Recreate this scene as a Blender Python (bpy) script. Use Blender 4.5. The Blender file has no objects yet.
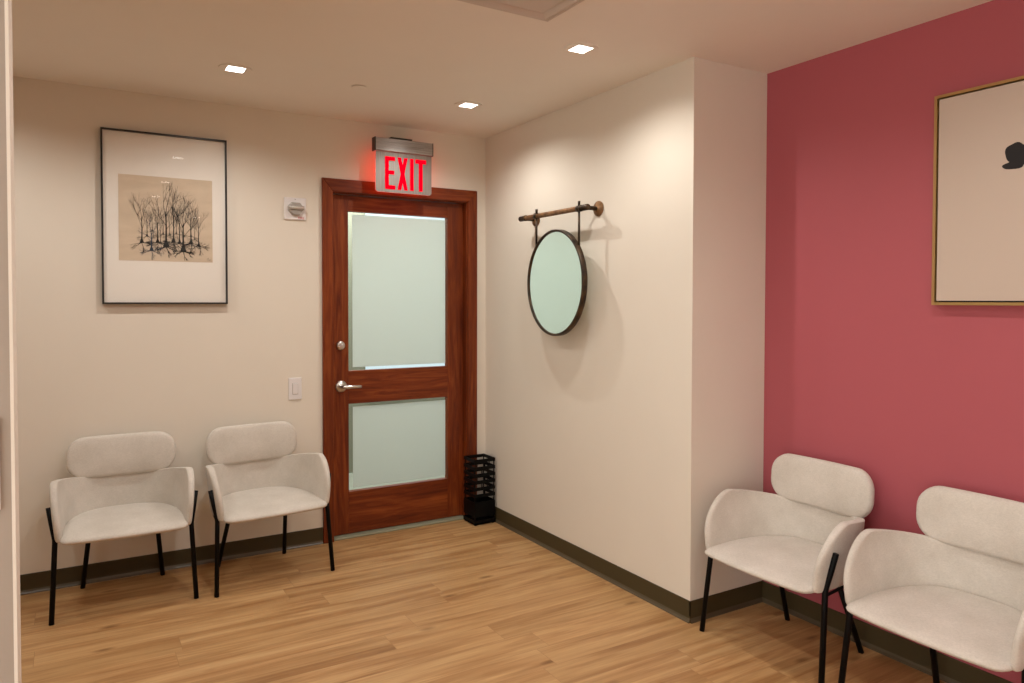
import bpy, bmesh, math, random
from mathutils import Vector, Matrix
C = bpy.context.scene.collection
S = bpy.context.scene
PI = math.pi

# ------------------------------------------------------------------ camera
yaw, pitch, roll = 0.5399, -0.0239, 0.0018
cd = bpy.data.cameras.new('camera'); cam = bpy.data.objects.new('camera', cd); C.objects.link(cam)
F = Vector((math.sin(yaw)*math.cos(pitch), math.cos(yaw)*math.cos(pitch), math.sin(pitch)))
R = Vector((math.cos(yaw), -math.sin(yaw), 0)); U = R.cross(F)
R2 = R*math.cos(roll)+U*math.sin(roll); U2 = -R*math.sin(roll)+U*math.cos(roll)
m = Matrix((R2, U2, -F)).transposed().to_4x4()
m.translation = Vector((-2.4409, -4.4293, 1.4868))
cam.matrix_world = m
cd.sensor_width = 36; cd.lens = 734.1/1024*36
cd.shift_y = -(341.5-318.57)/1024
cd.clip_start = 0.05
S.camera = cam
# ------------------------------------------------------------------ world, exposure
w = bpy.data.worlds.new('world'); S.world = w; w.use_nodes = True
w.node_tree.nodes['Background'].inputs[0].default_value = (1.0, 0.95, 0.90, 1)
w.node_tree.nodes['Background'].inputs[1].default_value = 3.3
vs = S.view_settings
vs.view_transform = 'Standard'; vs.look = 'None'; vs.gamma = 1; vs.use_curve_mapping = False
vs.exposure = 0.10
S.cycles.max_bounces = 12; S.cycles.diffuse_bounces = 8; S.cycles.transmission_bounces = 8
LAMP_W = 23.5                      # watts per downlight
LAMP_COL = (1.0, 0.96, 0.90)

# ------------------------------------------------------------------ materials
def mat(name, col, rough=0.6, metal=0.0, spec=0.5, emit=None, estr=0.0, coat=0.0):
    mt = bpy.data.materials.new(name); mt.use_nodes = True
    b = mt.node_tree.nodes['Principled BSDF']
    b.inputs['Base Color'].default_value = (*col, 1)
    b.inputs['Roughness'].default_value = rough
    b.inputs['Metallic'].default_value = metal
    b.inputs['Specular IOR Level'].default_value = spec
    b.inputs['Coat Weight'].default_value = coat
    if emit:
        b.inputs['Emission Color'].default_value = (*emit, 1)
        b.inputs['Emission Strength'].default_value = estr
    return mt
def nodes(mt): return mt.node_tree.nodes, mt.node_tree.links, mt.node_tree.nodes['Principled BSDF']
def coords(mt, scale=(1, 1, 1), rot=(0, 0, 0), kind='Object'):
    n, l, b = nodes(mt)
    t = n.new('ShaderNodeTexCoord'); mp = n.new('ShaderNodeMapping')
    mp.inputs['Scale'].default_value = scale; mp.inputs['Rotation'].default_value = rot
    l.new(t.outputs[kind], mp.inputs['Vector']); return mp.outputs['Vector']
def noise(mt, vec, scale, detail=4, rough=0.6, dist=0.0):
    n, l, b = nodes(mt)
    x = n.new('ShaderNodeTexNoise'); x.inputs['Scale'].default_value = scale
    x.inputs['Detail'].default_value = detail; x.inputs['Roughness'].default_value = rough
    x.inputs['Distortion'].default_value = dist
    l.new(vec, x.inputs['Vector']); return x.outputs['Fac']
def ramp(mt, fac, stops):
    n, l, b = nodes(mt)
    r = n.new('ShaderNodeValToRGB'); e = r.color_ramp.elements
    while len(e) < len(stops): e.new(0.5)
    for k, (p, c) in enumerate(stops):
        e[k].position = p; e[k].color = (*c, 1)
    l.new(fac, r.inputs['Fac']); return r.outputs['Color']
def bump(mt, fac, strength, dist=0.002):
    n, l, b = nodes(mt)
    x = n.new('ShaderNodeBump'); x.inputs['Strength'].default_value = strength
    x.inputs['Distance'].default_value = dist
    l.new(fac, x.inputs['Height']); l.new(x.outputs['Normal'], b.inputs['Normal'])
def mixc(mt, fac, a, bb, mode='MIX'):
    n, l, b = nodes(mt)
    x = n.new('ShaderNodeMix'); x.data_type = 'RGBA'; x.blend_type = mode
    if isinstance(fac, float): x.inputs['Factor'].default_value = fac
    else: l.new(fac, x.inputs['Factor'])
    for s, v in ((6, a), (7, bb)):
        if isinstance(v, tuple): x.inputs[s].default_value = (*v, 1)
        else: l.new(v, x.inputs[s])
    return x.outputs[2]
def paint(name, col, rough=0.55):
    mt = mat(name, col, rough, spec=0.3); v = coords(mt, kind='Object')
    n, l, b = nodes(mt)
    c = mixc(mt, noise(mt, v, 3.0, 3), tuple(x*0.975 for x in col), tuple(x*1.025 for x in col))
    l.new(c, b.inputs['Base Color'])
    bump(mt, noise(mt, v, 260, 3), 0.12, 0.001); return mt

M = {}
M['cream'] = paint('cream_paint', (0.72, 0.67, 0.585))
M['red'] = paint('berry_paint', (0.40, 0.095, 0.115))
M['ceil'] = paint('ceiling_paint', (0.80, 0.755, 0.69), 0.8)
M['white_wall'] = paint('white_paint', (0.62, 0.57, 0.50))
M['shaded_partition'] = paint('shaded_partition_paint', (0.36, 0.31, 0.26))  # shade on the partition's near face, put into a darker paint colour
M['base'] = mat('olive_vinyl', (0.062, 0.046, 0.020), 0.5, 0.0, 0.25)
M['base_dark'] = mat('olive_vinyl_toe', (0.085, 0.066, 0.038), 0.3)
M['black'] = mat('black_metal', (0.002, 0.002, 0.0025), 0.5, 0.0, 0.15)
M['black_frame'] = mat('black_frame', (0.012, 0.011, 0.011), 0.35)
M['rack'] = mat('black_enamel', (0.002, 0.002, 0.002), 0.45, 0.0, 0.15)
M['white'] = mat('white_plastic', (0.74, 0.72, 0.72), 0.35)
M['grey'] = mat('grey_plastic', (0.34, 0.32, 0.29), 0.3)
M['strobe'] = mat('strobe_lens', (0.55, 0.52, 0.48), 0.12, 0.3)
M['chrome'] = mat('satin_nickel', (0.62, 0.60, 0.58), 0.28, 1.0)
M['alu'] = mat('aluminium_sill', (0.30, 0.31, 0.22), 0.5, 0.2)
M['mirror'] = mat('mirror_silver', (0.86, 0.94, 0.89), 0.02, 1.0)
M['gold'] = mat('gold_leaf', (0.50, 0.33, 0.13), 0.38, 0.75)
M['paper'] = mat('white_paper', (0.86, 0.81, 0.76), 0.8)
M['ink'] = mat('black_ink', (0.012, 0.012, 0.014), 0.7)
M['inkmid'] = mat('grey_ink', (0.10, 0.085, 0.07), 0.7)
M['inkblue'] = mat('blue_ink', (0.03, 0.055, 0.10), 0.7)
M['petal'] = mat('black_petal', (0.010, 0.009, 0.010), 0.8)
M['redtext'] = mat('red_print', (0.55, 0.10, 0.12), 0.5)
M['exit_red'] = mat('exit_red', (0.02, 0.0, 0.0), 0.6, spec=0.0, emit=(1.0, 0.0, 0.012), estr=1.15)
M['exit_edge'] = mat('exit_edge', (0.8, 0.3, 0.28), 0.3, emit=(1.0, 0.10, 0.08), estr=0.9)
M['exit_back'] = mat('exit_back', (0.8, 0.05, 0.05), 0.4, emit=(1.0, 0.05, 0.025), estr=1.7)
M['lens'] = mat('lamp_lens', (1, 1, 1), 0.4, emit=(1.0, 0.95, 0.9), estr=9.0)
M['canvas'] = mat('linen_canvas', (0.52, 0.43, 0.36), 0.85)
v = coords(M['canvas']); bump(M['canvas'], noise(M['canvas'], v, 500, 2), 0.2, 0.001)

# beige print paper
mt = M['print'] = mat('beige_print', (0.6, 0.45, 0.3), 0.75); n, l, b = nodes(mt)
v = coords(mt, (0.8, 1, 3)); l.new(ramp(mt, noise(mt, v, 5, 5, 0.6), [(0.3, (0.58, 0.46, 0.345)), (0.7, (0.69, 0.56, 0.43))]), b.inputs['Base Color'])

# bronze / copper pipe
mt = M['pipe'] = mat('aged_copper', (0.2, 0.1, 0.05), 0.45, 0.6); n, l, b = nodes(mt)
v = coords(mt); l.new(ramp(mt, noise(mt, v, 22, 4), [(0.35, (0.13, 0.065, 0.028)), (0.65, (0.30, 0.165, 0.075))]), b.inputs['Base Color'])
mt = M['iron'] = mat('dark_bronze', (0.05, 0.035, 0.02), 0.4, 0.6); n, l, b = nodes(mt)
v = coords(mt); l.new(ramp(mt, noise(mt, v, 14, 4), [(0.4, (0.022, 0.016, 0.011)), (0.8, (0.13, 0.075, 0.035))]), b.inputs['Base Color'])

# brushed steel
mt = M['steel'] = mat('brushed_steel', (0.6, 0.58, 0.56), 0.32, 0.9); n, l, b = nodes(mt)
v = coords(mt, (2, 2, 300)); f = noise(mt, v, 3, 3)
l.new(ramp(mt, f, [(0.3, (0.20, 0.19, 0.185)), (0.7, (0.55, 0.53, 0.52))]), b.inputs['Base Color'])
mt = M['steelv'] = mat('silver_panel', (0.5, 0.45, 0.42), 0.38, 0.6); n, l, b = nodes(mt)
v = coords(mt, (160, 2, 2)); f = noise(mt, v, 3, 3)
l.new(ramp(mt, f, [(0.3, (0.24, 0.215, 0.20)), (0.7, (0.40, 0.365, 0.34))]), b.inputs['Base Color'])

# upholstery
mt = M['fabric'] = mat('ivory_chenille', (0.6, 0.54, 0.47), 0.95, spec=0.15); n, l, b = nodes(mt)
b.inputs['Sheen Weight'].default_value = 0.25; b.inputs['Sheen Roughness'].default_value = 0.5
v = coords(mt)
f1 = noise(mt, v, 7, 4, 0.6)
vx = coords(mt, (1, 1, 2.2)); f2 = noise(mt, vx, 130, 3, 0.7)
c1 = ramp(mt, f1, [(0.3, (0.555, 0.515, 0.455)), (0.7, (0.655, 0.615, 0.555))])
c2 = ramp(mt, f2, [(0.35, (0.91, 0.91, 0.91)), (0.65, (1.04, 1.04, 1.04))])
l.new(mixc(mt, 1.0, c1, c2, 'MULTIPLY'), b.inputs['Base Color'])
bump(mt, noise(mt, v, 330, 3, 0.8), 0.6, 0.002)

# mahogany, grain along local axis
def wood(name, scale):
    mt = mat(name, (0.2, 0.05, 0.02), 0.42, spec=0.25, coat=0.05); n, l, b = nodes(mt)
    v = coords(mt, scale)
    f = noise(mt, v, 2.2, 6, 0.62, 1.2)
    big = noise(mt, coords(mt, tuple(x*0.25 for x in scale)), 2.0, 2)
    c = ramp(mt, f, [(0.28, (0.085, 0.013, 0.003)), (0.5, (0.165, 0.031, 0.006)), (0.72, (0.265, 0.066, 0.014))])
    c2 = ramp(mt, big, [(0.35, (0.78, 0.72, 0.7)), (0.65, (1.15, 1.15, 1.1))])
    l.new(mixc(mt, 1.0, c, c2, 'MULTIPLY'), b.inputs['Base Color'])
    b.inputs['Coat Roughness'].default_value = 0.25
    return mt
M['wood_v'] = wood('mahogany_upright', (14, 14, 1.1))
M['wood_h'] = wood('mahogany_level', (1.1, 14, 14))

# plank floor (planks run along x)
mt = M['floor'] = mat('oak_planks', (0.4, 0.25, 0.12), 0.42, spec=0.4); n, l, b = nodes(mt)
tc = n.new('ShaderNodeTexCoord')
sx = n.new('ShaderNodeSeparateXYZ'); l.new(tc.outputs['Object'], sx.inputs[0])
def mth(op, a, b_=None):
    x = n.new('ShaderNodeMath'); x.operation = op
    for k, v_ in enumerate((a, b_)):
        if v_ is None: continue
        if isinstance(v_, (int, float)): x.inputs[k].default_value = v_
        else: l.new(v_, x.inputs[k])
    return x.outputs[0]
row = mth('FLOOR', mth('DIVIDE', sx.outputs['Y'], 0.152))
wn = n.new('ShaderNodeTexWhiteNoise'); wn.noise_dimensions = '1D'; l.new(row, wn.inputs['W'])
shx = mth('ADD', sx.outputs['X'], mth('MULTIPLY', wn.outputs['Value'], 5.0))
cb = n.new('ShaderNodeCombineXYZ'); l.new(shx, cb.inputs['X']); l.new(sx.outputs['Y'], cb.inputs['Y'])
br = n.new('ShaderNodeTexBrick'); br.offset = 0.0; br.offset_frequency = 2
br.inputs['Scale'].default_value = 1.0
br.inputs['Brick Width'].default_value = 1.22; br.inputs['Row Height'].default_value = 0.152
br.inputs['Mortar Size'].default_value = 0.0011; br.inputs['Mortar Smooth'].default_value = 0.3
br.inputs['Bias'].default_value = 0.0
br.inputs['Color1'].default_value = (0.0, 0, 0, 1); br.inputs['Color2'].default_value = (1, 1, 1, 1)
br.inputs['Mortar'].default_value = (0.5, 0.5, 0.5, 1)
l.new(cb.outputs[0], br.inputs['Vector'])
sep = n.new('ShaderNodeSeparateColor'); l.new(br.outputs['Color'], sep.inputs['Color'])
# per-plank offset of the grain
cx = n.new('ShaderNodeCombineXYZ')
ml = n.new('ShaderNodeMath'); ml.operation = 'MULTIPLY'; ml.inputs[1].default_value = 17.0
l.new(sep.outputs['Red'], ml.inputs[0]); l.new(ml.outputs[0], cx.inputs['Z']); l.new(ml.outputs[0], cx.inputs['X'])
ad = n.new('ShaderNodeVectorMath'); ad.operation = 'ADD'
l.new(tc.outputs['Object'], ad.inputs[0]); l.new(cx.outputs[0], ad.inputs[1])
mp = n.new('ShaderNodeMapping'); mp.inputs['Scale'].default_value = (0.8, 11.0, 1.0)
l.new(ad.outputs[0], mp.inputs['Vector'])
g1 = noise(mt, mp.outputs[0], 1.6, 5, 0.55, 0.8)
mp2 = n.new('ShaderNodeMapping'); mp2.inputs['Scale'].default_value = (2.0, 45.0, 1.0)
l.new(ad.outputs[0], mp2.inputs['Vector'])
g2 = noise(mt, mp2.outputs[0], 2.0, 4, 0.65)
colA = ramp(mt, g1, [(0.22, (0.275, 0.130, 0.044)), (0.40, (0.395, 0.213, 0.085)), (0.55, (0.50, 0.300, 0.132)), (0.70, (0.565, 0.360, 0.170)), (0.85, (0.45, 0.250, 0.102))])
colB = ramp(mt, g2, [(0.3, (0.85, 0.83, 0.80)), (0.7, (1.06, 1.06, 1.06))])
c = mixc(mt, 1.0, colA, colB, 'MULTIPLY')
tone = ramp(mt, sep.outputs['Red'], [(0.0, (0.93, 0.92, 0.90)), (1.0, (1.05, 1.05, 1.06))])
c = mixc(mt, 1.0, c, tone, 'MULTIPLY')
vo = n.new('ShaderNodeTexVoronoi'); vo.inputs['Scale'].default_value = 1.0
mp3 = n.new('ShaderNodeMapping'); mp3.inputs['Scale'].default_value = (2.2, 6.0, 1.0)
l.new(ad.outputs[0], mp3.inputs['Vector']); l.new(mp3.outputs[0], vo.inputs['Vector'])
knot = ramp(mt, vo.outputs['Distance'], [(0.03, (0.55, 0.48, 0.42)), (0.12, (1.0, 1.0, 1.0))])
c = mixc(mt, 1.0, c, knot, 'MULTIPLY')
c = mixc(mt, br.outputs['Fac'], c, (0.33, 0.18, 0.075))
l.new(c, b.inputs['Base Color'])
bump(mt, g2, 0.06, 0.002)

# clear glazing and frosted film
def glass(name, col=(1, 1, 1), rough=0.01):
    mt = bpy.data.materials.new(name); mt.use_nodes = True
    n, l = mt.node_tree.nodes, mt.node_tree.links; n.clear()
    o = n.new('ShaderNodeOutputMaterial'); mx = n.new('ShaderNodeMixShader')
    t = n.new('ShaderNodeBsdfTransparent'); t.inputs[0].default_value = (*col, 1)
    g = n.new('ShaderNodeBsdfGlossy'); g.inputs['Roughness'].default_value = rough
    fr = n.new('ShaderNodeFresnel'); fr.inputs[0].default_value = 1.45
    ge = n.new('ShaderNodeNewGeometry'); sb = n.new('ShaderNodeMath'); sb.operation = 'SUBTRACT'; sb.inputs[0].default_value = 1.0
    mu = n.new('ShaderNodeMath'); mu.operation = 'MULTIPLY'
    l.new(ge.outputs['Backfacing'], sb.inputs[1]); l.new(sb.outputs[0], mu.inputs[0]); l.new(fr.outputs[0], mu.inputs[1])
    l.new(mu.outputs[0], mx.inputs[0]); l.new(t.outputs[0], mx.inputs[1]); l.new(g.outputs[0], mx.inputs[2])
    l.new(mx.outputs[0], o.inputs[0]); return mt
M['glass'] = glass('clear_glass', (0.98, 0.985, 0.98)); M['door_glass'] = glass('door_glass', (0.96, 0.985, 0.97), 0.35)
mt = M['frost'] = bpy.data.materials.new('frosted_film'); mt.use_nodes = True
n, l = mt.node_tree.nodes, mt.node_tree.links; n.clear()
o = n.new('ShaderNodeOutputMaterial'); mx = n.new('ShaderNodeMixShader'); mx.inputs[0].default_value = 0.62
d = n.new('ShaderNodeBsdfDiffuse'); d.inputs[0].default_value = (0.60, 0.62, 0.58, 1)
t = n.new('ShaderNodeBsdfTranslucent'); t.inputs[0].default_value = (0.84, 0.86, 0.85, 1)
l.new(d.outputs[0], mx.inputs[1]); l.new(t.outputs[0], mx.inputs[2]); l.new(mx.outputs[0], o.inputs[0])

# ------------------------------------------------------------------ mesh helpers
def obj(name, bm, ms, parent=None, smooth=False):
    me = bpy.data.meshes.new(name); bmesh.ops.recalc_face_normals(bm, faces=bm.faces[:])
    bm.to_mesh(me); bm.free()
    if not isinstance(ms, (list, tuple)): ms = [ms]
    for x in ms: me.materials.append(x)
    if smooth:
        for p in me.polygons: p.use_smooth = True
    o = bpy.data.objects.new(name, me); C.objects.link(o)
    if parent: o.parent = parent
    return o
def bev(o, wd=0.003, seg=2):
    m = o.modifiers.new('bevel', 'BEVEL'); m.width = wd; m.segments = seg; m.limit_method = 'ANGLE'
    return o
def box(bm, x0, x1, y0, y1, z0, z1, mi=0):
    vs = [bm.verts.new((x, y, z)) for x in (x0, x1) for y in (y0, y1) for z in (z0, z1)]
    for q in ((0, 1, 3, 2), (4, 6, 7, 5), (0, 4, 5, 1), (2, 3, 7, 6), (0, 2, 6, 4), (1, 5, 7, 3)):
        f = bm.faces.new([vs[i] for i in q]); f.material_index = mi
def bx(*a):
    bm = bmesh.new(); box(bm, *a); return bm
def tube(bm, pts, r, seg=12, mi=0, cap=True):
    pts = [Vector(p) for p in pts]; rr = r if isinstance(r, (list, tuple)) else [r]*len(pts)
    rings = []
    t0 = (pts[1]-pts[0]).normalized()
    up = Vector((0, 0, 1)) if abs(t0.z) < 0.9 else Vector((0, 1, 0))
    a = t0.cross(up).normalized()
    for i, p in enumerate(pts):
        if i == 0: t = pts[1]-pts[0]
        elif i == len(pts)-1: t = pts[-1]-pts[-2]
        else: t = (pts[i+1]-p).normalized()+(p-pts[i-1]).normalized()
        t.normalize(); a = (a-t*a.dot(t)).normalized(); b_ = t.cross(a)
        rings.append([bm.verts.new(p+(a*math.cos(2*PI*k/seg)+b_*math.sin(2*PI*k/seg))*rr[i]) for k in range(seg)])
    for i in range(len(rings)-1):
        for k in range(seg):
            f = bm.faces.new((rings[i][k], rings[i][(k+1) % seg], rings[i+1][(k+1) % seg], rings[i+1][k])); f.material_index = mi; f.smooth = True
    if cap:
        for g in (rings[0], rings[-1]):
            f = bm.faces.new(g); f.material_index = mi
def lathe(bm, prof, origin, axis, seg=40, mi=0):
    """prof: list of (radius, distance along axis)"""
    ax = Vector(axis).normalized(); up = Vector((0, 0, 1)) if abs(ax.z) < 0.9 else Vector((0, 1, 0))
    a = ax.cross(up).normalized(); b_ = ax.cross(a); o = Vector(origin); rings = []
    for r, h in prof:
        if r < 1e-6: rings.append([bm.verts.new(o+ax*h)])
        else: rings.append([bm.verts.new(o+ax*h+(a*math.cos(2*PI*k/seg)+b_*math.sin(2*PI*k/seg))*r) for k in range(seg)])
    for i in range(len(rings)-1):
        A, B = rings[i], rings[i+1]
        for k in range(seg):
            k2 = (k+1) % seg
            q = [A[k % len(A)], A[k2 % len(A)], B[k2 % len(B)], B[k % len(B)]]
            u = []
            for x in q:
                if x not in u: u.append(x)
            if len(u) > 2:
                f = bm.faces.new(u); f.material_index = mi; f.smooth = True
def poly(bm, pts, mi=0):
    f = bm.faces.new([bm.verts.new(p) for p in pts]); f.material_index = mi; return f
def tag(o, label, cat, group=None):
    o['label'] = label; o['category'] = cat
    if group: o['group'] = group
    return o
def thing(name, label, cat, loc=(0, 0, 0), rz=0, group=None):
    o = bpy.data.objects.new(name, None); C.objects.link(o); o.location = loc; o.rotation_euler = (0, 0, rz)
    o.empty_display_size = 0.1
    return tag(o, label, cat, group)
def struct(o): o['kind'] = 'structure'; return o
def copy_tree(root):
    r = root.copy(); C.objects.link(r)
    for ch in list(root.children):
        c = ch.copy(); C.objects.link(c); c.parent = r
        for g in list(ch.children):
            d = g.copy(); C.objects.link(d); d.parent = c
    return r

# ------------------------------------------------------------------ setting
H = 2.6
XL, YR = -4.2, -6.9                 # left wall and rear wall (behind the camera)
PB, PC = -1.966, 0.489              # pier corner y, red wall x
WT = 0.13
DX0, DX1, DZ = -1.083, -0.130, 2.165   # opening in the back wall
struct(obj('floor', bx(XL-.2, 1.0, YR-.2, WT, -0.08, 0.0), M['floor']))
struct(obj('floor_hall', bx(XL-.2, 1.0, WT, 2.3, -0.08, 0.0), mat('pale_tile', (0.30, 0.31, 0.26), 0.5)))
struct(obj('ceiling', bx(XL-.2, 1.0, YR-.2, 2.3, H, H+0.1), M['ceil']))
bm = bmesh.new()
box(bm, XL, DX0, 0, WT, 0, H); box(bm, DX0, DX1, 0, WT, DZ, H); box(bm, DX1, 0.0, 0, WT, 0, H)
struct(obj('wall_back', bm, M['cream']))
struct(obj('wall_pier', bx(0, PC+0.15, PB, WT, 0, H), M['cream']))
struct(obj('wall_right', bx(PC, PC+0.15, YR, PB, 0, H), M['red']))
# left wall with an added unseen opening to let in fill light, plain rear wall
bm = bmesh.new(); box(bm, XL-.15, XL, -3.3, WT, 0, H); box(bm, XL-.15, XL, YR, -3.3, 2.45, H); box(bm, XL-.15, XL, YR, -3.3, 0, 0.15)
struct(obj('wall_left', bm, M['cream']))
bm = bmesh.new(); box(bm, XL-.15, PC+.15, YR-.15, YR, 0, H)
struct(obj('wall_rear', bm, M['cream']))
struct(obj('wall_partition', bx(XL, -2.531, -2.95, -2.86, 0, H), M['shaded_partition']))

struct(obj('trim_3', bx(-2.531, -2.526, -2.952, -2.858, 0, H), M['cream']))  # thin cream cap keeps the partition's lit end lighter than its shade-coloured face
def baseboard(name, a, b, nrm, z1=0.099):
    """a,b: floor points on the wall line, nrm: unit vector into the room"""
    a, b, nrm = Vector((*a, 0)), Vector((*b, 0)), Vector((*nrm, 0))
    prof = [(0, 0), (0.016, 0), (0.015, 0.004), (0.010, 0.010), (0.0065, 0.020), (0.0055, 0.030), (0.0055, z1-0.002), (0.004, z1), (0, z1)]
    bm = bmesh.new()
    A = [bm.verts.new(a+nrm*d+Vector((0, 0, z))) for d, z in prof]; B = [bm.verts.new(b+nrm*d+Vector((0, 0, z))) for d, z in prof]
    for i in range(len(prof)-1):
        f = bm.faces.new((A[i], A[i+1], B[i+1], B[i])); f.material_index = 1 if 1 <= i < 4 else 0
    bm.faces.new(A); bm.faces.new(B)
    return struct(obj(name, bm, [M['base'], M['base_dark']]))
baseboard('baseboard_back', (XL, 0), (-1.137, 0), (0, -1))
baseboard('baseboard_corner', (-0.072, 0), (0, 0), (0, -1))
baseboard('baseboard_mirror_wall', (0, 0), (0, PB-0.0055), (-1, 0))
baseboard('baseboard_pier', (-0.0055, PB), (PC, PB), (0, -1))
baseboard('baseboard_right', (PC, PB), (PC, YR), (-1, 0))

# hallway seen through the clear edges of the door glass
M['hall'] = paint('hall_paint', (0.22, 0.22, 0.17)); M['hallw'] = paint('hall_white', (0.7, 0.7, 0.68))
struct(obj('wall_hall', bx(-2.4, 1.0, 1.7, 1.85, 0, H), M['hall']))
struct(obj('wall_hall_left', bx(-2.4, -2.25, WT, 1.7, 0, H), M['hallw']))
struct(obj('wall_hall_right', bx(0.85, 1.0, WT, 1.7, 0, H), M['hallw']))
struct(obj('window_1', bx(-0.255, 0.84, 1.685, 1.6995, 0.62, 2.45), mat('bright_hall_window', (0.1, 0.1, 0.1), 0.5, emit=(0.70, 0.86, 0.95), estr=0.85)))
L = bpy.data.lights.new('hall_light', 'AREA'); L.energy = 58; L.shape = 'RECTANGLE'; L.size = 2.2; L.size_y = 0.5; L.color = (0.97, 1.0, 0.97)
lo = bpy.data.objects.new('hall_light', L); C.objects.link(lo); lo.location = (-0.7, 1.35, H-0.04)

# ------------------------------------------------------------------ door
bm = bmesh.new()
ci0, ci1, cz = -1.071, -0.142, 2.153      # casing inner edges
co0, co1, coz = -1.136, -0.074, 2.232
y0, y1 = -0.02, -0.0005
def mitre(bm, o, i, mi):                       # one casing bar as a prism between outer and inner edge
    vs = [bm.verts.new((p[0], y, p[1])) for y in (y0, y1) for p in (o[0], o[1], i[1], i[0])]
    for q in ((0, 1, 2, 3), (7, 6, 5, 4), (0, 4, 5, 1), (1, 5, 6, 2), (2, 6, 7, 3), (3, 7, 4, 0)):
        f = bm.faces.new([vs[k] for k in q]); f.material_index = mi
mitre(bm, ((co0, 0), (co0, coz)), ((ci0, 0), (ci0, cz)), 0)
mitre(bm, ((co1, 0), (co1, coz)), ((ci1, 0), (ci1, cz)), 0)
mitre(bm, ((co0, coz), (co1, coz)), ((ci0, cz), (ci1, cz)), 1)
# jambs lining the opening, with stops behind the leaf
box(bm, DX0+.0005, DX0+0.018, -0.001, WT, 0, DZ-0.018); box(bm, DX1-0.018, DX1-.0005, -0.001, WT, 0, DZ-0.018)
box(bm, DX0+.0005, DX1-.0005, -0.001, WT, DZ-0.018, DZ-.0005, 1)
box(bm, DX0+0.018, DX0+0.030, 0.092, WT, 0, DZ-0.018); box(bm, DX1-0.030, DX1-0.018, 0.092, WT, 0, DZ-0.018)
struct(bev(obj('trim_1', bm, [M['wood_v'], M['wood_h']]), 0.003))
struct(bev(obj('trim_2', bx(DX0+0.019, DX1-0.019, -0.006, WT, 0.0005, 0.013), M['alu']), 0.004))   # sill

door = bpy.data.objects.new('door_1', None); C.objects.link(door); struct(door)
door.location = (DX0+0.02, 0.045, 0.03)
def dl(bmfun): pass
lx0, lx1, ly0, ly1, lz0, lz1 = DX0+0.020, DX1-0.020, 0.045, 0.090, 0.017, DZ-0.021
gx0, gx1 = -0.955, -0.266
gu0, gu1, gl0, gl1 = 1.046, 2.046, 0.281, 0.838
def local(o):
    o.matrix_parent_inverse = Matrix.Translation(-door.location); return o
bm = bmesh.new()
box(bm, lx0, gx0, ly0, ly1, lz0, lz1, 0); box(bm, gx1, lx1, ly0, ly1, lz0, lz1, 0)
box(bm, gx0, gx1, ly0, ly1, lz0, gl0, 1); box(bm, gx0, gx1, ly0, ly1, gl1, gu0, 1); box(bm, gx0, gx1, ly0, ly1, gu1, lz1, 1)
local(bev(obj('door_leaf', bm, [M['wood_v'], M['wood_h']], door), 0.002))
for (z0, z1, zf0, zf1, lab) in ((gu0, gu1, 1.066, 2.030, 'upper glass pane with frosted film'), (gl0, gl1, 0.300, 0.815, 'lower glass pane with frosted film')):
    p = local(obj('glass_pane', bx(gx0, gx1, 0.062, 0.068, z0, z1), M['door_glass'], door)); p['label'] = lab
    fr = obj('frosted_film', bx(gx0+0.034, gx1-0.007, 0.0682, 0.0692, zf0, zf1), M['frost'], p)
    pass
# deadbolt
bm = bmesh.new(); lathe(bm, [(0.0, -0.014), (0.018, -0.014), (0.026, -0.011), (0.0285, -0.004), (0.0285, 0.0)], (-1.008, ly0, 1.207), (0, 1, 0))
o = local(obj('deadbolt', bm, M['chrome'], door)); o['label'] = 'round satin metal deadbolt with thumb turn'
bm = bmesh.new(); box(bm, -0.018, 0.018, -0.026, -0.013, -0.004, 0.004)
bmesh.ops.rotate(bm, verts=bm.verts, cent=(0, 0, 0), matrix=Matrix.Rotation(-0.5, 3, 'Y'))
bmesh.ops.translate(bm, verts=bm.verts, vec=(-1.008, ly0, 1.207))
t = bev(obj('thumb_turn', bm, M['chrome'], o), 0.002)
# lever
bm = bmesh.new(); lathe(bm, [(0.0, -0.016), (0.012, -0.016), (0.014, -0.012), (0.030, -0.010), (0.0365, -0.006), (0.037, 0.0)], (-1.005, ly0, 0.952), (0, 1, 0))
o = local(obj('lever_rose', bm, M['chrome'], door)); o['label'] = 'round satin metal rose of the lever handle'
bm = bmesh.new()
tube(bm, [(-1.005, ly0-0.014, 0.952), (-1.005, ly0-0.045, 0.952), (-0.999, ly0-0.056, 0.952), (-0.985, ly0-0.060, 0.952), (-0.93, ly0-0.060, 0.951), (-0.895, ly0-0.057, 0.950), (-0.890, ly0-0.057, 0.950)],
     [0.010, 0.010, 0.012, 0.012, 0.009, 0.0085, 0.005], 14)
t = obj('lever', bm, M['chrome'], o)

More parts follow.
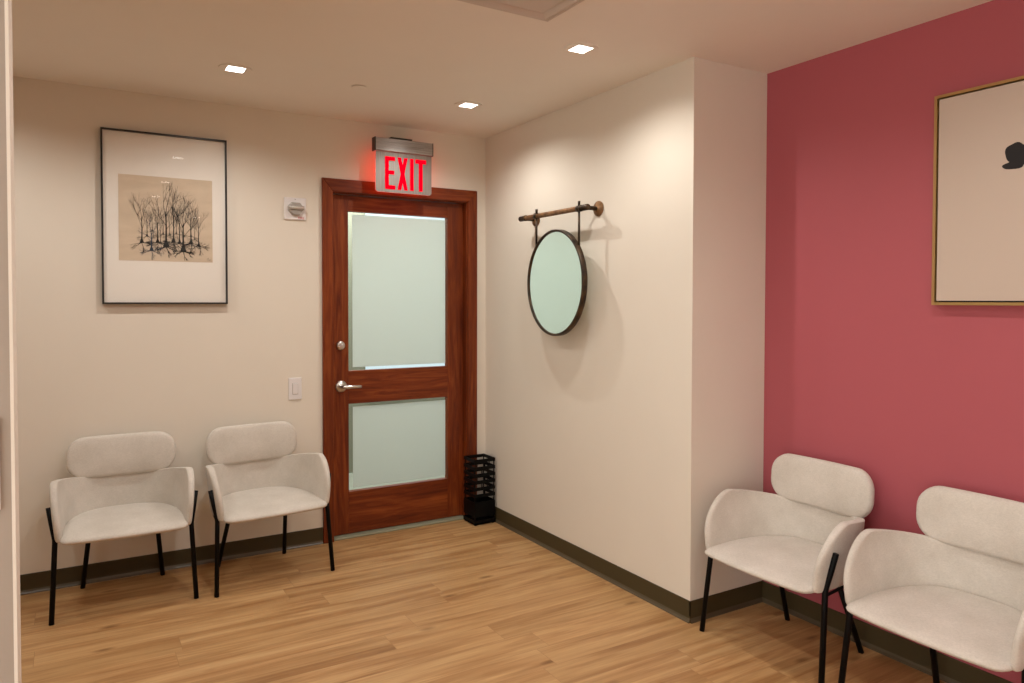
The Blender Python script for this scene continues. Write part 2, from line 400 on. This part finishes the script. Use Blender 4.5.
# ------------------------------------------------------------------ downlights
def downlight(name, x, y, label, first=None):
    if first:
        r = copy_tree(first); r.location = (x, y, H); r['label'] = label; return r
    r = thing('downlight', label, 'ceiling light', (x, y, H), 0, 'recessed ceiling downlights')
    bm = bmesh.new()
    # round flange with a square opening
    sg = 48; hs = 0.040
    outer = [(0.078*math.cos(2*PI*k/sg), 0.078*math.sin(2*PI*k/sg)) for k in range(sg)]
    def sq(k):
        a = 2*PI*k/sg; c_, s_ = math.cos(a), math.sin(a); q = hs/max(abs(c_), abs(s_)); return (c_*q, s_*q)
    o1 = [bm.verts.new((*p, -0.0005)) for p in outer]; o2 = [bm.verts.new((p[0]*0.985, p[1]*0.985, -0.004)) for p in outer]
    i1 = [bm.verts.new((*sq(k), -0.004)) for k in range(sg)]; i2 = [bm.verts.new((*sq(k), -0.0005)) for k in range(sg)]
    for A, B in ((o1, o2), (o2, i1), (i1, i2)):
        for k in range(sg): bm.faces.new((A[k], A[(k+1) % sg], B[(k+1) % sg], B[k]))
    obj('trim_ring', bm, M['ceil'], r)['label'] = 'round ceiling-coloured trim with a square opening'
    o = obj('lens', bx(-hs+.001, hs-.001, -hs+.001, hs-.001, -0.0035, -0.0006), M['lens'], r); o['label'] = 'small square glowing lens'
    L = bpy.data.lights.new('downlight_lamp', 'SPOT'); L.energy = LAMP_W; L.color = LAMP_COL
    L.spot_size = math.radians(158); L.spot_blend = 0.75; L.shadow_soft_size = 0.018
    lo = bpy.data.objects.new('downlight_lamp', L); C.objects.link(lo); lo.parent = r; lo.location = (0, 0, -0.036)
    return r
d0 = downlight('d', -0.505, -1.785, 'square-lit ceiling downlight nearest the pier and the berry wall')
downlight('d', -0.498, -0.700, 'square-lit ceiling downlight nearest the exit sign and room corner', d0)
downlight('d', -1.755, -0.698, 'square-lit ceiling downlight above the framed tree-like drawing and the two back chairs', d0)
# the rows go on behind the camera (seen as reflections in the picture glass)
for (x, y, lab) in ((-1.72, -1.90, 'ceiling downlight just above the top edge of the view, between air diffuser and back wall'),
                    (-1.68, -3.25, 'ceiling downlight above the camera side, second row of the left line'),
                    (-1.66, -4.35, 'ceiling downlight behind the camera, third row of the left line'),
                    (-0.50, -3.25, 'ceiling downlight above the chairs by the berry wall'),
                    (-1.00, -6.22, 'ceiling downlight at the far rear of the room'),
                    (-2.95, -1.85, 'ceiling downlight behind the white partition, farther from the back wall'),
                    (-2.95, -0.70, 'ceiling downlight behind the white partition near the back wall')):
    downlight('d', x, y, lab, d0)

# ------------------------------------------------------------------ ceiling fittings
bm = bmesh.new(); lathe(bm, [(0.0, -0.007), (0.038, -0.007), (0.040, -0.006), (0.040, -0.003), (0.033, -0.003), (0.033, -0.0003)], (0, 0, 0), (0, 0, 1), 40)
o = obj('sprinkler_cover', bm, M['ceil'], None); o.location = (-1.149, -0.722, H)
tag(o, 'small round flush sprinkler cover plate on the ceiling between two downlights', 'sprinkler cover')

M['diff'] = mat('diffuser_enamel', (0.56, 0.49, 0.43), 0.5)
t = thing('air_diffuser', 'square beige ceiling air diffuser with stepped frame cut off by the top edge', 'air vent', (-1.115, -2.285, H))
def ringsq(bm, prof):
    rr = []
    for r, z in prof: rr.append([bm.verts.new((sx*r, sy*r, z)) for sx, sy in ((-1, -1), (1, -1), (1, 1), (-1, 1))])
    for A, B in zip(rr, rr[1:]):
        for k in range(4): bm.faces.new((A[k], A[(k+1) % 4], B[(k+1) % 4], B[k]))
    return rr
bm = bmesh.new(); ringsq(bm, [(0.305, -0.0005), (0.305, -0.006), (0.290, -0.010), (0.284, -0.004), (0.270, -0.018), (0.262, -0.018), (0.245, -0.004), (0.225, -0.002), (0.225, -0.0005)])
obj('frame', bm, M['diff'], t)
bm = bmesh.new(); rr = ringsq(bm, [(0.215, -0.001), (0.222, -0.014), (0.216, -0.018)]); bm.faces.new(rr[-1]); bm.faces.new(rr[0])
obj('centre_panel', bm, M['diff'], t)

# ------------------------------------------------------------------ exit sign
t = thing('exit_sign', 'lit red EXIT sign with brushed silver panel above the wooden door', 'exit sign', (-0.64, 0, 2.16))
EX, EZ = -0.64, 2.16
def L3(x0, x1, ya, yb, z0, z1, mi=0, bm=None):
    bm = bm or bmesh.new(); box(bm, x0-EX, x1-EX, ya, yb, z0-EZ, z1-EZ, mi); return bm
bev(obj('housing', L3(-0.837, -0.456, -0.130, -0.080, 2.411, 2.490), M['steel'], t), 0.002)
for xa, xb in ((-0.8435, -0.8371), (-0.4559, -0.453)): obj('end_cap', L3(xa, xb, -0.131, -0.079, 2.409, 2.491), M['black_frame'], t)['label'] = 'black plastic end cap of the housing'
bev(obj('mounting_bracket', L3(-0.720, -0.575, -0.0795, -0.0005, 2.43, 2.512), M['black_frame'], t), 0.002)['label'] = 'black bracket holding the housing off the wall'
# panel: rounded lower corners
def rpanel(x0, x1, z0, z1, r, ya, yb):
    bm = bmesh.new(); pts = [(x0, z1), (x0, z0+r)]
    for k in range(1, 7): a = PI+PI/2*k/6; pts.append((x0+r+r*math.cos(a), z0+r+r*math.sin(a)))
    for k in range(0, 7): a = 1.5*PI+PI/2*k/6; pts.append((x1-r+r*math.cos(a), z0+r+r*math.sin(a)))
    pts.append((x1, z1))
    A = [bm.verts.new((p[0]-EX, ya, p[1]-EZ)) for p in pts]; B = [bm.verts.new((p[0]-EX, yb, p[1]-EZ)) for p in pts]
    bm.faces.new(A).material_index = 0; bm.faces.new(B).material_index = 2
    for k in range(len(pts)):
        bm.faces.new((A[k], A[(k+1) % len(pts)], B[(k+1) % len(pts)], B[k])).material_index = 1
    return bm
o = obj('panel', rpanel(-0.834, -0.458, 2.160, 2.4105, 0.018, -0.114, -0.108), [M['steelv'], M['exit_edge'], M['exit_back']], t)
o['label'] = 'silver acrylic panel with glowing red edges'
T, B_ = 2.381, 2.180
E_ = [[(-.772, B_), (-.748, B_), (-.748, T), (-.772, T)], [(-.748, T-.024), (-.706, T-.024), (-.706, T), (-.748, T)],
      [(-.748, 2.272), (-.712, 2.272), (-.712, 2.295), (-.748, 2.295)], [(-.748, B_), (-.706, B_), (-.706, B_+.024), (-.748, B_+.024)]]
X_ = [[(-.690, B_), (-.666, B_), (-.622, T), (-.646, T)], [(-.646, B_), (-.622, B_), (-.666, T), (-.690, T)]]
I_ = [[(-.606, B_), (-.582, B_), (-.582, T), (-.606, T)]]
T_ = [[(-.570, T-.026), (-.496, T-.026), (-.496, T), (-.570, T)], [(-.5455, B_), (-.5205, B_), (-.5205, T-.026), (-.5455, T-.026)]]
for nm, st, dy in (('letter_e', E_, 0), ('letter_x', X_, 0), ('letter_i', I_, 0), ('letter_t', T_, 0)):
    bm = bmesh.new()
    for k, q in enumerate(st):
        A = [bm.verts.new((x-EX, -0.1165-0.0001*k, z-EZ)) for x, z in q]; Bv = [bm.verts.new((x-EX, -0.1142, z-EZ)) for x, z in q]
        bm.faces.new(A); bm.faces.new(Bv)
        for j in range(4): bm.faces.new((A[j], A[(j+1) % 4], Bv[(j+1) % 4], Bv[j]))
    obj(nm, bm, M['exit_red'], t)['label'] = 'glowing red letter'
# ------------------------------------------------------------------ fire strobe
t = thing('fire_alarm_strobe', 'white square fire alarm strobe plate on the wall left of the door', 'fire alarm', (-1.296, 0, 2.033))
bev(obj('wall_plate', bx(-0.065, 0.065, -0.010, -0.0005, -0.066, 0.066), M['white'], t), 0.004)
bm = bmesh.new()
oc = [(-.045, .012), (-.022, .038), (.026, .038), (.048, .012), (.048, -.004), (.024, -.040), (-.020, -.040), (-.045, -.010)]
for ya, s0, yb, s1 in ((-0.010, 1.0, -0.030, 0.9),):
    A = [bm.verts.new((x*s0, ya, z*s0)) for x, z in oc]; Bv = [bm.verts.new((x*s1, yb, z*s1)) for x, z in oc]
    bm.faces.new(Bv)
    for j in range(8): bm.faces.new((A[j], A[(j+1) % 8], Bv[(j+1) % 8], Bv[j]))
bev(obj('reflector', bm, M['grey'], t), 0.002)['label'] = 'grey eight-sided strobe housing'
bm = bmesh.new(); tube(bm, [(-0.044, -0.032, 0.004), (0.046, -0.032, 0.004)], 0.012, 16)
obj('strobe_lamp', bm, M['strobe'], t)['label'] = 'clear horizontal strobe tube'
bm = bmesh.new(); lathe(bm, [(0, -0.002), (0.0025, -0.0015), (0.003, 0)], (0.0, -0.010, 0.055), (0, 1, 0), 12)
obj('screw', bm, M['grey'], t)
def text(s, size, loc, parent, m_, name, rot=(PI/2, 0, 0)):
    cu = bpy.data.curves.new(name, 'FONT'); cu.body = s; cu.size = size; cu.extrude = 0.0004
    o = bpy.data.objects.new(name, cu); C.objects.link(o)
    bpy.context.view_layer.update()
    me = bpy.data.meshes.new_from_object(o.evaluated_get(bpy.context.evaluated_depsgraph_get())); bpy.data.objects.remove(o)
    me.materials.clear(); me.materials.append(m_)
    o = bpy.data.objects.new(name, me); C.objects.link(o); o.parent = parent; o.location = loc; o.rotation_euler = rot; return o
text('FIRE', 0.020, (0.016, -0.0106, -0.060), t, M['redtext'], 'lettering')['label'] = 'small red word FIRE'

# ------------------------------------------------------------------ light switch
t = thing('light_switch', 'white rocker light switch on the wall between the door and the chair', 'light switch', (-1.301, 0, 0.960))
bev(obj('wall_plate', bx(-0.039, 0.039, -0.007, -0.0005, -0.066, 0.066), M['white'], t), 0.003)
bm = bmesh.new(); box(bm, -0.0165, 0.0165, -0.0085, -0.0071, -0.034, 0.034)
obj('rocker_surround', bm, M['grey'], t)
bm = bmesh.new()
A = [bm.verts.new(p) for p in ((-.015, -.0086, .032), (.015, -.0086, .032), (.015, -.0086, -.032), (-.015, -.0086, -.032))]
Bv = [bm.verts.new(p) for p in ((-.015, -.0125, .031), (.015, -.0125, .031), (.015, -.0095, -.028), (-.015, -.0095, -.028))]
bm.faces.new(Bv)
for j in range(4): bm.faces.new((A[j], A[(j+1) % 4], Bv[(j+1) % 4], Bv[j]))
obj('rocker', bm, M['white'], t)

# panel on the near face of the partition, cut by the left edge
o = bev(obj('wall_box', bx(-2.62, -2.546, -2.957, -2.9505, 1.137, 1.293), M['white'], None), 0.004)
tag(o, 'white wall-mounted box on the near partition cut off by the left edge', 'wall box')

# ------------------------------------------------------------------ framed drawing (back wall)
px0, px1, pz0, pz1 = -2.305, -1.683, 1.467, 2.389
cxp, czp = (px0+px1)/2, (pz0+pz1)/2
pw, ph = (px1-px0)/2, (pz1-pz0)/2
t = thing('framed_drawing', 'tall thin black frame with ink drawing of branching trees on beige paper, back wall', 'picture', (cxp, 0, czp))
bm = bmesh.new(); fw = 0.009
box(bm, -pw, -pw+fw, -0.032, -0.001, -ph, ph); box(bm, pw-fw, pw, -0.032, -0.001, -ph, ph)
box(bm, -pw+fw, pw-fw, -0.032, -0.001, -ph, -ph+fw); box(bm, -pw+fw, pw-fw, -0.032, -0.001, ph-fw, ph)
obj('frame', bm, M['black_frame'], t)['label'] = 'thin black picture frame'
obj('backing_sheet', bx(-pw+fw+.0002, pw-fw-.0002, -0.018, -0.002, -ph+fw+.0002, ph-fw-.0002), M['paper'], t)['label'] = 'white backing paper around the drawing'
bm = bmesh.new()
qx0, qx1, qz0, qz1 = -2.225-cxp, -1.760-cxp, 1.700-czp, 2.156-czp
box(bm, qx0, qx1, -0.0192, -0.0182, qz0, qz1)
random.seed(11)
YI = -0.0196
def stroke(pts, ws, mi, y=YI):
    for (p, q, w0, w1) in zip(pts, pts[1:], ws, ws[1:]):
        d = Vector((q[0]-p[0], q[1]-p[1]))
        if d.length < 1e-5: continue
        nn = Vector((-d.y, d.x)).normalized()
        poly(bm, [(p[0]+nn.x*w0, y, p[1]+nn.y*w0), (p[0]-nn.x*w0, y, p[1]-nn.y*w0), (q[0]-nn.x*w1, y, q[1]-nn.y*w1), (q[0]+nn.x*w1, y, q[1]+nn.y*w1)], mi)
def branch(x, z, ang, ln, w_, depth, mi, spread, y, pull):
    pts, ws = [(x, z)], [w_]; nseg = 4
    for k in range(nseg):
        ang += random.uniform(-0.20, 0.20) + (pull-ang)*0.06
        x += math.cos(ang)*ln/nseg; z += math.sin(ang)*ln/nseg
        x = min(max(x, qx0+0.01), qx1-0.01); z = min(max(z, qz0+0.008), qz1-0.02)
        pts.append((x, z)); ws.append(w_*(1-0.5*(k+1)/nseg))
        if depth > 0 and k > 0 and random.random() < 0.55:
            sg = random.choice((-1, 1))
            branch(x, z, ang+sg*random.uniform(0.4, 0.9)*spread, ln*random.uniform(0.5, 0.8), w_*0.6, depth-1, mi, spread, y, pull)
    stroke(pts, ws, mi, y)
    if depth > 0:
        for sg in (-1, 1):
            branch(x, z, ang+sg*random.uniform(0.25, 0.5)*spread, ln*random.uniform(0.5, 0.75), w_*0.5, depth-1, mi, spread, y, pull)
def cell(u, v_, hgt, s, mi, y):
    """u,v_: pixel-measured soma position on the sheet as fractions"""
    x = qx0+u*(qx1-qx0); z = qz0+v_*(qz1-qz0)
    w0 = s; s = s*1.3
    poly(bm, [(x-s, y, z-s*0.6), (x-s*0.7, y, z+s*0.2), (x-s*0.25, y, z+s*1.6), (x+s*0.25, y, z+s*1.6), (x+s*0.7, y, z+s*0.2), (x+s, y, z-s*0.6), (x, y, z-s)], mi)
    stroke([(x, z+s), (x+random.uniform(-.002, .002), z+hgt*0.25), (x, z+hgt*0.52)], [s*0.30, s*0.22, s*0.16], mi, y)
    for a, hh_ in ((-0.50, .24), (0.50, .30), (-0.30, .45), (0.05, .52), (0.32, .42)):
        branch(x, z+hgt*hh_, PI/2+a+random.uniform(-.08, .08), hgt*0.26, s*0.09, 2, mi, 0.55, y, PI/2)
    for a in (-0.15, -0.5, -1.3, PI+0.15, PI+0.5):
        branch(x, z-s*0.6, a, min(s*4.0, .03), s*0.17, 2, mi, 0.8, y, a)
spec = [(.29, .30, .14, .0050, 2), (.345, .36, .13, .0042, 2), (.46, .33, .14, .0042, 2), (.53, .32, .13, .0045, 2), (.60, .34, .13, .0045, 2),
        (.76, .32, .13, .0045, 2), (.80, .28, .12, .0042, 2), (.43, .22, .13, .0055, 2), (.235, .23, .25, .0080, 1), (.40, .235, .20, .0078, 1),
        (.57, .25, .26, .0085, 1), (.635, .235, .20, .0070, 1), (.76, .24, .26, .0085, 1), (.845, .21, .20, .0065, 1), (.49, .20, .34, .0125, 1),
        (.675, .15, .27, .0125, 1), (.335, .14, .17, .0078, 3)]
for k, (u, v_, hgt, s, mi) in enumerate(spec): cell(u, v_, hgt, s, mi, YI-0.00003*k)
stroke([(qx1-.030, qz0+.014), (qx1-.022, qz0+.024), (qx1-.018, qz0+.010), (qx1-.008, qz0+.018)], [.0006]*4, 2, YI)
stroke([(qx1-.032, qz0+.008), (qx1-.006, qz0+.008)], [.0005]*2, 2, YI)
o = obj('drawing', bm, [M['print'], M['ink'], M['inkmid'], M['inkblue']], t); o['label'] = 'beige sheet with black branching ink drawing'
obj('glazing', bx(-pw+fw+.0004, pw-fw-.0004, -0.0290, -0.0270, -ph+fw+.0004, ph-fw-.0004), M['glass'], t)

# ------------------------------------------------------------------ framed canvas (red wall)
cy0, cy1, cz0, cz1 = -2.805, -4.005, 1.474, 2.286
t = thing('framed_canvas', 'large gold-framed beige canvas with a black flower on the berry wall', 'picture', (PC, (cy0+cy1)/2, (cz0+cz1)/2))
hw, hh = (cy0-cy1)/2, (cz1-cz0)/2
bm = bmesh.new(); fw = 0.011; X0, X1 = -0.040, -0.001
box(bm, X0, X1, -hw, -hw+fw, -hh, hh); box(bm, X0, X1, hw-fw, hw, -hh, hh)
box(bm, X0, X1, -hw+fw, hw-fw, -hh, -hh+fw); box(bm, X0, X1, -hw+fw, hw-fw, hh-fw, hh)
obj('frame', bm, M['gold'], t)['label'] = 'gold floater frame'
obj('inner_lining', bx(-0.012, -0.002, -hw+fw+.0005, hw-fw-.0005, -hh+fw+.0005, hh-fw-.0005), M['black_frame'], t)['label'] = 'dark shadow gap lining'
g = fw+0.006
bm = bmesh.new(); box(bm, -0.036, -0.0125, -hw+g, hw-g, -hh+g, hh-g)
YC, ZC = (cy0+cy1)/2, (cz0+cz1)/2
def petal(y, z, ry, rz, rot, k):
    pts = []
    for i in range(28):
        a = 2*PI*i/28; w_ = 1+0.06*math.sin(3*a+k)+0.04*math.sin(5*a)
        p, q = ry*w_*math.cos(a), rz*w_*math.sin(a)
        pts.append((-0.0362-0.00004*k, y-YC+p*math.cos(rot)-q*math.sin(rot), z-ZC+p*math.sin(rot)+q*math.cos(rot)))
    poly(bm, pts, 1)
petal(-3.092, 2.020, .032, .037, 0.2, 1); petal(-3.088, 1.976, .036, .015, 0.0, 2); petal(-3.135, 2.020, .030, .030, 0, 3)
petal(-3.120, 1.996, .036, .024, 0.0, 4); petal(-3.175, 1.990, .040, .030, -0.4, 5)
petal(-3.165, 2.040, .034, .026, 0.6, 6); petal(-3.148, 1.944, .012, .012, 0, 7)
pts = [(-3.17, 1.98), (-3.20, 1.90), (-3.22, 1.80), (-3.215, 1.70), (-3.20, 1.58)]
for (a, b_) in zip(pts, pts[1:]):
    poly(bm, [(-0.03645, a[0]-YC-.004, a[1]-ZC), (-0.03645, a[0]-YC+.004, a[1]-ZC), (-0.03645, b_[0]-YC+.004, b_[1]-ZC), (-0.03645, b_[0]-YC-.004, b_[1]-ZC)], 1)
obj('canvas', bm, [M['canvas'], M['petal']], t)['label'] = 'beige linen canvas with black flower'

# ------------------------------------------------------------------ round mirror and its rail
t = thing('wall_rail', 'horizontal aged copper pipe rail on round flanges holding the mirror', 'rail', (0, -0.955, 1.985))
RX = -0.095
bm = bmesh.new()
n_ = 13; P_ = []
for k in range(n_):
    y = 0.325-0.65*k/(n_-1); P_.append((RX, y, 0.0))
tube(bm, P_, 0.0145, 16)
obj('pipe', bm, M['pipe'], t, True)['label'] = 'copper-brown pipe'
for sy in (0.311, -0.311):
    bm = bmesh.new()
    lathe(bm, [(0, 0), (0.015, 0), (0.0165, 0.004), (0.0165, 0.060), (0.018, 0.062), (0.018, 0.070), (0, 0.070)], (RX, sy+0.032*(1 if sy > 0 else -1), 0), (0, -1 if sy > 0 else 1, 0), 20)
    tube(bm, [(RX, sy, 0), (-0.012, sy, 0)], 0.0115, 14)
    e = obj('elbow', bm, M['iron'], t); e['label'] = 'dark bronze elbow fitting'
    bm = bmesh.new(); lathe(bm, [(0, -0.020), (0.018, -0.020), (0.019, -0.012), (0.040, -0.009), (0.0415, -0.006), (0.0415, -0.0005), (0, -0.0005)], (0, sy, 0), (1, 0, 0), 28)
    for k in range(4):
        a = PI/4+k*PI/2; lathe(bm, [(0, -0.0125), (0.004, -0.012), (0.004, -0.008)], (0, sy+0.030*math.cos(a), 0.030*math.sin(a)), (1, 0, 0), 8)
    obj('flange', bm, M['pipe'], t)['label'] = 'round copper-brown wall flange'
t = thing('round_mirror', 'round dark bronze framed mirror hanging from a pipe rail by two rods', 'mirror', (RX, -0.993, 1.590))
RM = 0.300; MROT = -0.045      # it hangs very slightly turned towards the door
bm = bmesh.new(); lathe(bm, [(RM, 0.014), (RM, -0.014), (RM-0.003, -0.016), (RM-0.011, -0.016), (RM-0.013, -0.014), (RM-0.013, 0.014), (RM, 0.014)], (0, 0, 0), (1, 0, 0), 96)
o = obj('rim', bm, M['iron'], t); o['label'] = 'dark bronze ring'; o.rotation_euler.z = MROT
bm = bmesh.new(); lathe(bm, [(0, -0.008), (RM-0.0132, -0.008), (RM-0.0132, 0.012), (0, 0.012)], (0, 0, 0), (1, 0, 0), 96)
for f in bm.faces: f.smooth = False
obj('mirror_glass', bm, M['mirror'], t).rotation_euler.z = MROT
for sy in (0.2, -0.222):
    bm = bmesh.new(); zt = 0.395; zb = math.sqrt((RM)**2-sy*sy)+0.001
    tube(bm, [(0, sy, zb-0.004), (0, sy, zt-0.0175)], 0.0065, 10)
    lathe(bm, [(0.0146, -0.013), (0.018, -0.013), (0.0185, 0), (0.018, 0.013), (0.0146, 0.013), (0.0146, -0.013)], (0, sy, zt), (0, 1, 0), 24)
    tube(bm, [(0, sy, zt+0.0175), (0, sy, zt+0.040)], [0.0065, 0.0075], 10)
    obj('hanger', bm, M['iron'], t)['label'] = 'thin bronze rod looped over the rail'

# ------------------------------------------------------------------ umbrella stand in the corner
t = thing('umbrella_stand', 'square black openwork umbrella stand in the corner beside the door', 'umbrella stand', (-0.099, -0.098, 0))
bm = bmesh.new(); a = 0.080
box(bm, -a, a, -a, a, 0.006, 0.014)
box(bm, -a, a, -a, -a+0.004, 0.006, 0.034); box(bm, -a, a, a-0.004, a, 0.006, 0.034); box(bm, -a, -a+0.004, -a+.004, a-.004, 0.006, 0.034); box(bm, a-0.004, a, -a+.004, a-.004, 0.006, 0.034)
for sx in (-1, 1):
    for sy in (-1, 1): box(bm, sx*(a-0.014)-.008, sx*(a-0.014)+.008, sy*(a-0.014)-.008, sy*(a-0.014)+.008, 0, 0.006)
obj('drip_tray', bm, M['rack'], t)
b2 = 0.074
bm = bmesh.new()
for sx in (-1, 1):
    for sy in (-1, 1): box(bm, sx*(b2-.003)-.003, sx*(b2-.003)+.003, sy*(b2-.003)-.003, sy*(b2-.003)+.003, 0.014, 0.436)
obj('post_frame', bm, M['rack'], t)['label'] = 'four slim corner posts'
bm = bmesh.new()
def fourside(bm, r, z0, z1, th=0.003):
    box(bm, -r, r, -r, -r+th, z0, z1); box(bm, -r, r, r-th, r, z0, z1); box(bm, -r, -r+th, -r+th, r-th, z0, z1); box(bm, r-th, r, -r+th, r-th, z0, z1)
fourside(bm, b2+0.0035, 0.055, 0.155)
obj('lower_panel', bm, M['rack'], t)['label'] = 'solid black lower band'
for k in range(6):
    z0 = 0.185+k*0.0455+(0.004 if k == 5 else 0); bm = bmesh.new()
    fourside(bm, b2+0.0035, z0, z0+0.022)
    for s_ in (-1, 1):
        if k < 5:
            xo = s_*0.022 if k % 2 else 0.0
            for ax in range(2):
                for q in (-1, 1):
                    if ax: box(bm, xo-.004, xo+.004, q*(b2+.0015)-.0015, q*(b2+.0015)+.0015, z0+0.022, z0+0.0455)
                    elif s_ > 0: box(bm, q*(b2+.0015)-.0015, q*(b2+.0015)+.0015, xo-.004, xo+.004, z0+0.022, z0+0.0455)
    obj('band', bm, M['rack'], t)

# ------------------------------------------------------------------ chairs
def path_pt(u, k=1.0):
    """u in 0..1 round the tub from front left over the back to front right; centre-line in plan"""
    a, bq, yf = 0.294, 0.447, -0.447
    ex = 2/2.95
    q = PI-u*PI
    # even out the spacing a little
    c_, s_ = math.cos(q), math.sin(q)
    x = a*math.copysign(abs(c_)**ex, c_); y = yf+bq*abs(s_)**ex
    return x*k, (y if y < -0.25 else -0.25+(y+0.25)*(0.4+0.6*k))
def make_chair(label):
    t = thing('armchair', label, 'chair', (0, 0, 0), 0, 'ivory upholstered waiting room armchairs')
    # --- tub (back band and arms)
    bm = bmesh.new(); NU, NV = 56, 12; grid = []
    for j in range(NV+1):
        v_ = j/NV; v_ = math.sin(v_*PI/2)**0.9 if v_ > 0 else 0
        row = []
        for i in range(NU+1):
            u0 = i/NU
            front = abs(2*u0-1)                      # 1 at arm fronts, 0 at mid back
            ztop = 0.580+0.047*max(0, (front-0.25)/0.75)**1.2
            zbot = 0.366
            # rounded front corner of each arm
            tcor = max(0, (v_-0.35)/0.65)
            pull = 0.082*(1-math.sqrt(max(0, 1-tcor**2.2)))
            lim = 1-pull/0.5
            u = 0.5+(u0-0.5)*lim
            z = zbot+(ztop-zbot)*v_
            x, y = path_pt(u, 0.93+0.095*v_)
            row.append(bm.verts.new((x, y-0.004+0.01*(1-v_), z)))
        grid.append(row)
    for j in range(NV):
        for i in range(NU): bm.faces.new((grid[j][i], grid[j][i+1], grid[j+1][i+1], grid[j+1][i]))
    o = obj('tub_back', bm, M['fabric'], t, True); o['label'] = 'curved upholstered band forming low back and arms'
    m_ = o.modifiers.new('solid', 'SOLIDIFY'); m_.thickness = 0.033; m_.offset = 0
    m_ = o.modifiers.new('sub', 'SUBSURF'); m_.levels = 2; m_.render_levels = 2
    # --- seat
    bm = bmesh.new(); N = 72
    outl = []
    for i in range(N*2//3+1):
        u = i/(N*2//3); x, y = path_pt(u, 0.935); outl.append((x, y))
    nf = N//3
    xl, yl = outl[-1]; xr, yr = outl[0]
    for i in range(1, nf):
        q = i/nf; x = xl+(xr-xl)*q; outl.append((x, yl-0.022-0.022*math.sin(PI*q)**0.6))
    cxx, cyy = 0, -0.24
    rings = []
    def ring(s, z, dz=0):
        rr = []
        for (x, y) in outl:
            X = x*s; Y = cyy+(y-cyy)*s
            zz = z+dz*(Y+0.24)
            fr = max(0, (-Y-0.33)/0.15)
            rr.append(bm.verts.new((X, Y, zz-(0.004*fr if dz else 0))))
        rings.append(rr)
    prof = [(0.05, .360, 0), (0.5, .360, 0), (0.9, .362, 0), (0.965, .366, 0), (0.995, .374, 0), (1.005, .384, 0.01), (0.995, .394, 0.02), (0.97, .402, 0.03),
            (0.92, .408, 0.04), (0.82, .413, 0.045), (0.65, .416, 0.045), (0.4, .418, 0.045), (0.15, .419, 0.045)]
    for p in prof: ring(*p)
    nn = len(outl)
    for A, B in zip(rings, rings[1:]):
        for k in range(nn): bm.faces.new((A[k], A[(k+1) % nn], B[(k+1) % nn], B[k]))
    bm.faces.new(rings[0]); bm.faces.new(rings[-1])
    o = obj('seat', bm, M['fabric'], t, True)
    m_ = o.modifiers.new('sub', 'SUBSURF'); m_.levels = 1; m_.render_levels = 1
    # --- head pad
    bm = bmesh.new(); hw_, hh_, r_, th = 0.254, 0.106, 0.088, 0.021
    def outline(ins):
        w_, h_, r = hw_-ins, hh_-ins, max(r_-ins, 0.004); pts = []
        for (sx, sz, a0) in ((1, 1, 0), (-1, 1, PI/2), (-1, -1, PI), (1, -1, 1.5*PI)):
            for k in range(9):
                a = a0+PI/2*k/8; pts.append((sx*(w_-r)+r*math.cos(a), sz*(h_-r)+r*math.sin(a)))
        # split long edges
        out = []
        for p, q in zip(pts, pts[1:]+pts[:1]):
            out.append(p)
            if abs(p[0]-q[0]) > 0.1:
                for k in range(1, 8): out.append((p[0]+(q[0]-p[0])*k/8, p[1]+(q[1]-p[1])*k/8))
        return out
    rings = []
    def add(ins, y, sc=1.0):
        rr = []
        for (x, z) in outline(ins):
            x *= sc; z *= sc
            yy = y-0.012-0.022*((x/0.25)**2)+0.08*z
            rr.append(bm.verts.new((x, yy, z+0.679)))
        rings.append(rr)
    add(0.03, th+.004, 0.15); add(0.03, th+.004, 0.6); add(0.03, th, 1.0)
    for k in range(7):
        a = PI/2-PI*k/6; add(0.018*(1-math.cos(a)), th*math.sin(a))
    add(0.03, -th-0.003, 0.97); add(0.03, -th-0.006, 0.75); add(0.03, -th-0.008, 0.45); add(0.03, -th-0.009, 0.12)
    nn = len(rings[0])
    for A, B in zip(rings, rings[1:]):
        for k in range(nn): bm.faces.new((A[k], A[(k+1) % nn], B[(k+1) % nn], B[k]))
    bm.faces.new(rings[0]); bm.faces.new(rings[-1])
    o = obj('head_pad', bm, M['fabric'], t, True); o['label'] = 'rounded upholstered upper back pad'
    # --- legs
    for s in (-1, 1):
        bm = bmesh.new()
        tube(bm, [(s*.316, -.362, .525), (s*.304, -.377, .45), (s*.293, -.388, .392), (s*.291, -.390, .375), (s*.2915, -.392, .355), (s*.307, -.430, 0.001)], 0.0115, 12)
        obj('leg', bm, M['black'], t)
        bm = bmesh.new()
        tube(bm, [(s*.150, -.135, .358), (s*.187, 0.0, 0.001)], 0.0115, 12)
        obj('leg', bm, M['black'], t)
    bm = bmesh.new()
    for s in (-1, 1): tube(bm, [(s*.289, -.391, .358), (s*.255, -.17, .356), (s*.235, -.145, .355), (s*.15, -.13, .355)], 0.006, 10)
    tube(bm, [(-.15, -.13, .355), (.15, -.13, .355)], 0.006, 10)
    obj('under_frame', bm, M['black'], t)['label'] = 'black metal rails under the seat'
    return t
c1 = make_chair('ivory armchair against the back wall under the framed drawing, farther from the door')
c1.location = (-2.222, -.070, 0); c1.rotation_euler.z = -.02
for loc, rz, lab in (((-1.572, -.085, 0), .10, 'ivory armchair against the back wall right beside the door'),
                     ((.412, -2.366, 0), -PI/2, 'ivory armchair in the corner between the pier and the berry wall'),
                     ((.412, -3.057, 0), -PI/2, 'ivory armchair below the gold-framed canvas, cut by the right edge')):
    c = copy_tree(c1); c.location = loc; c.rotation_euler.z = rz; c['label'] = lab
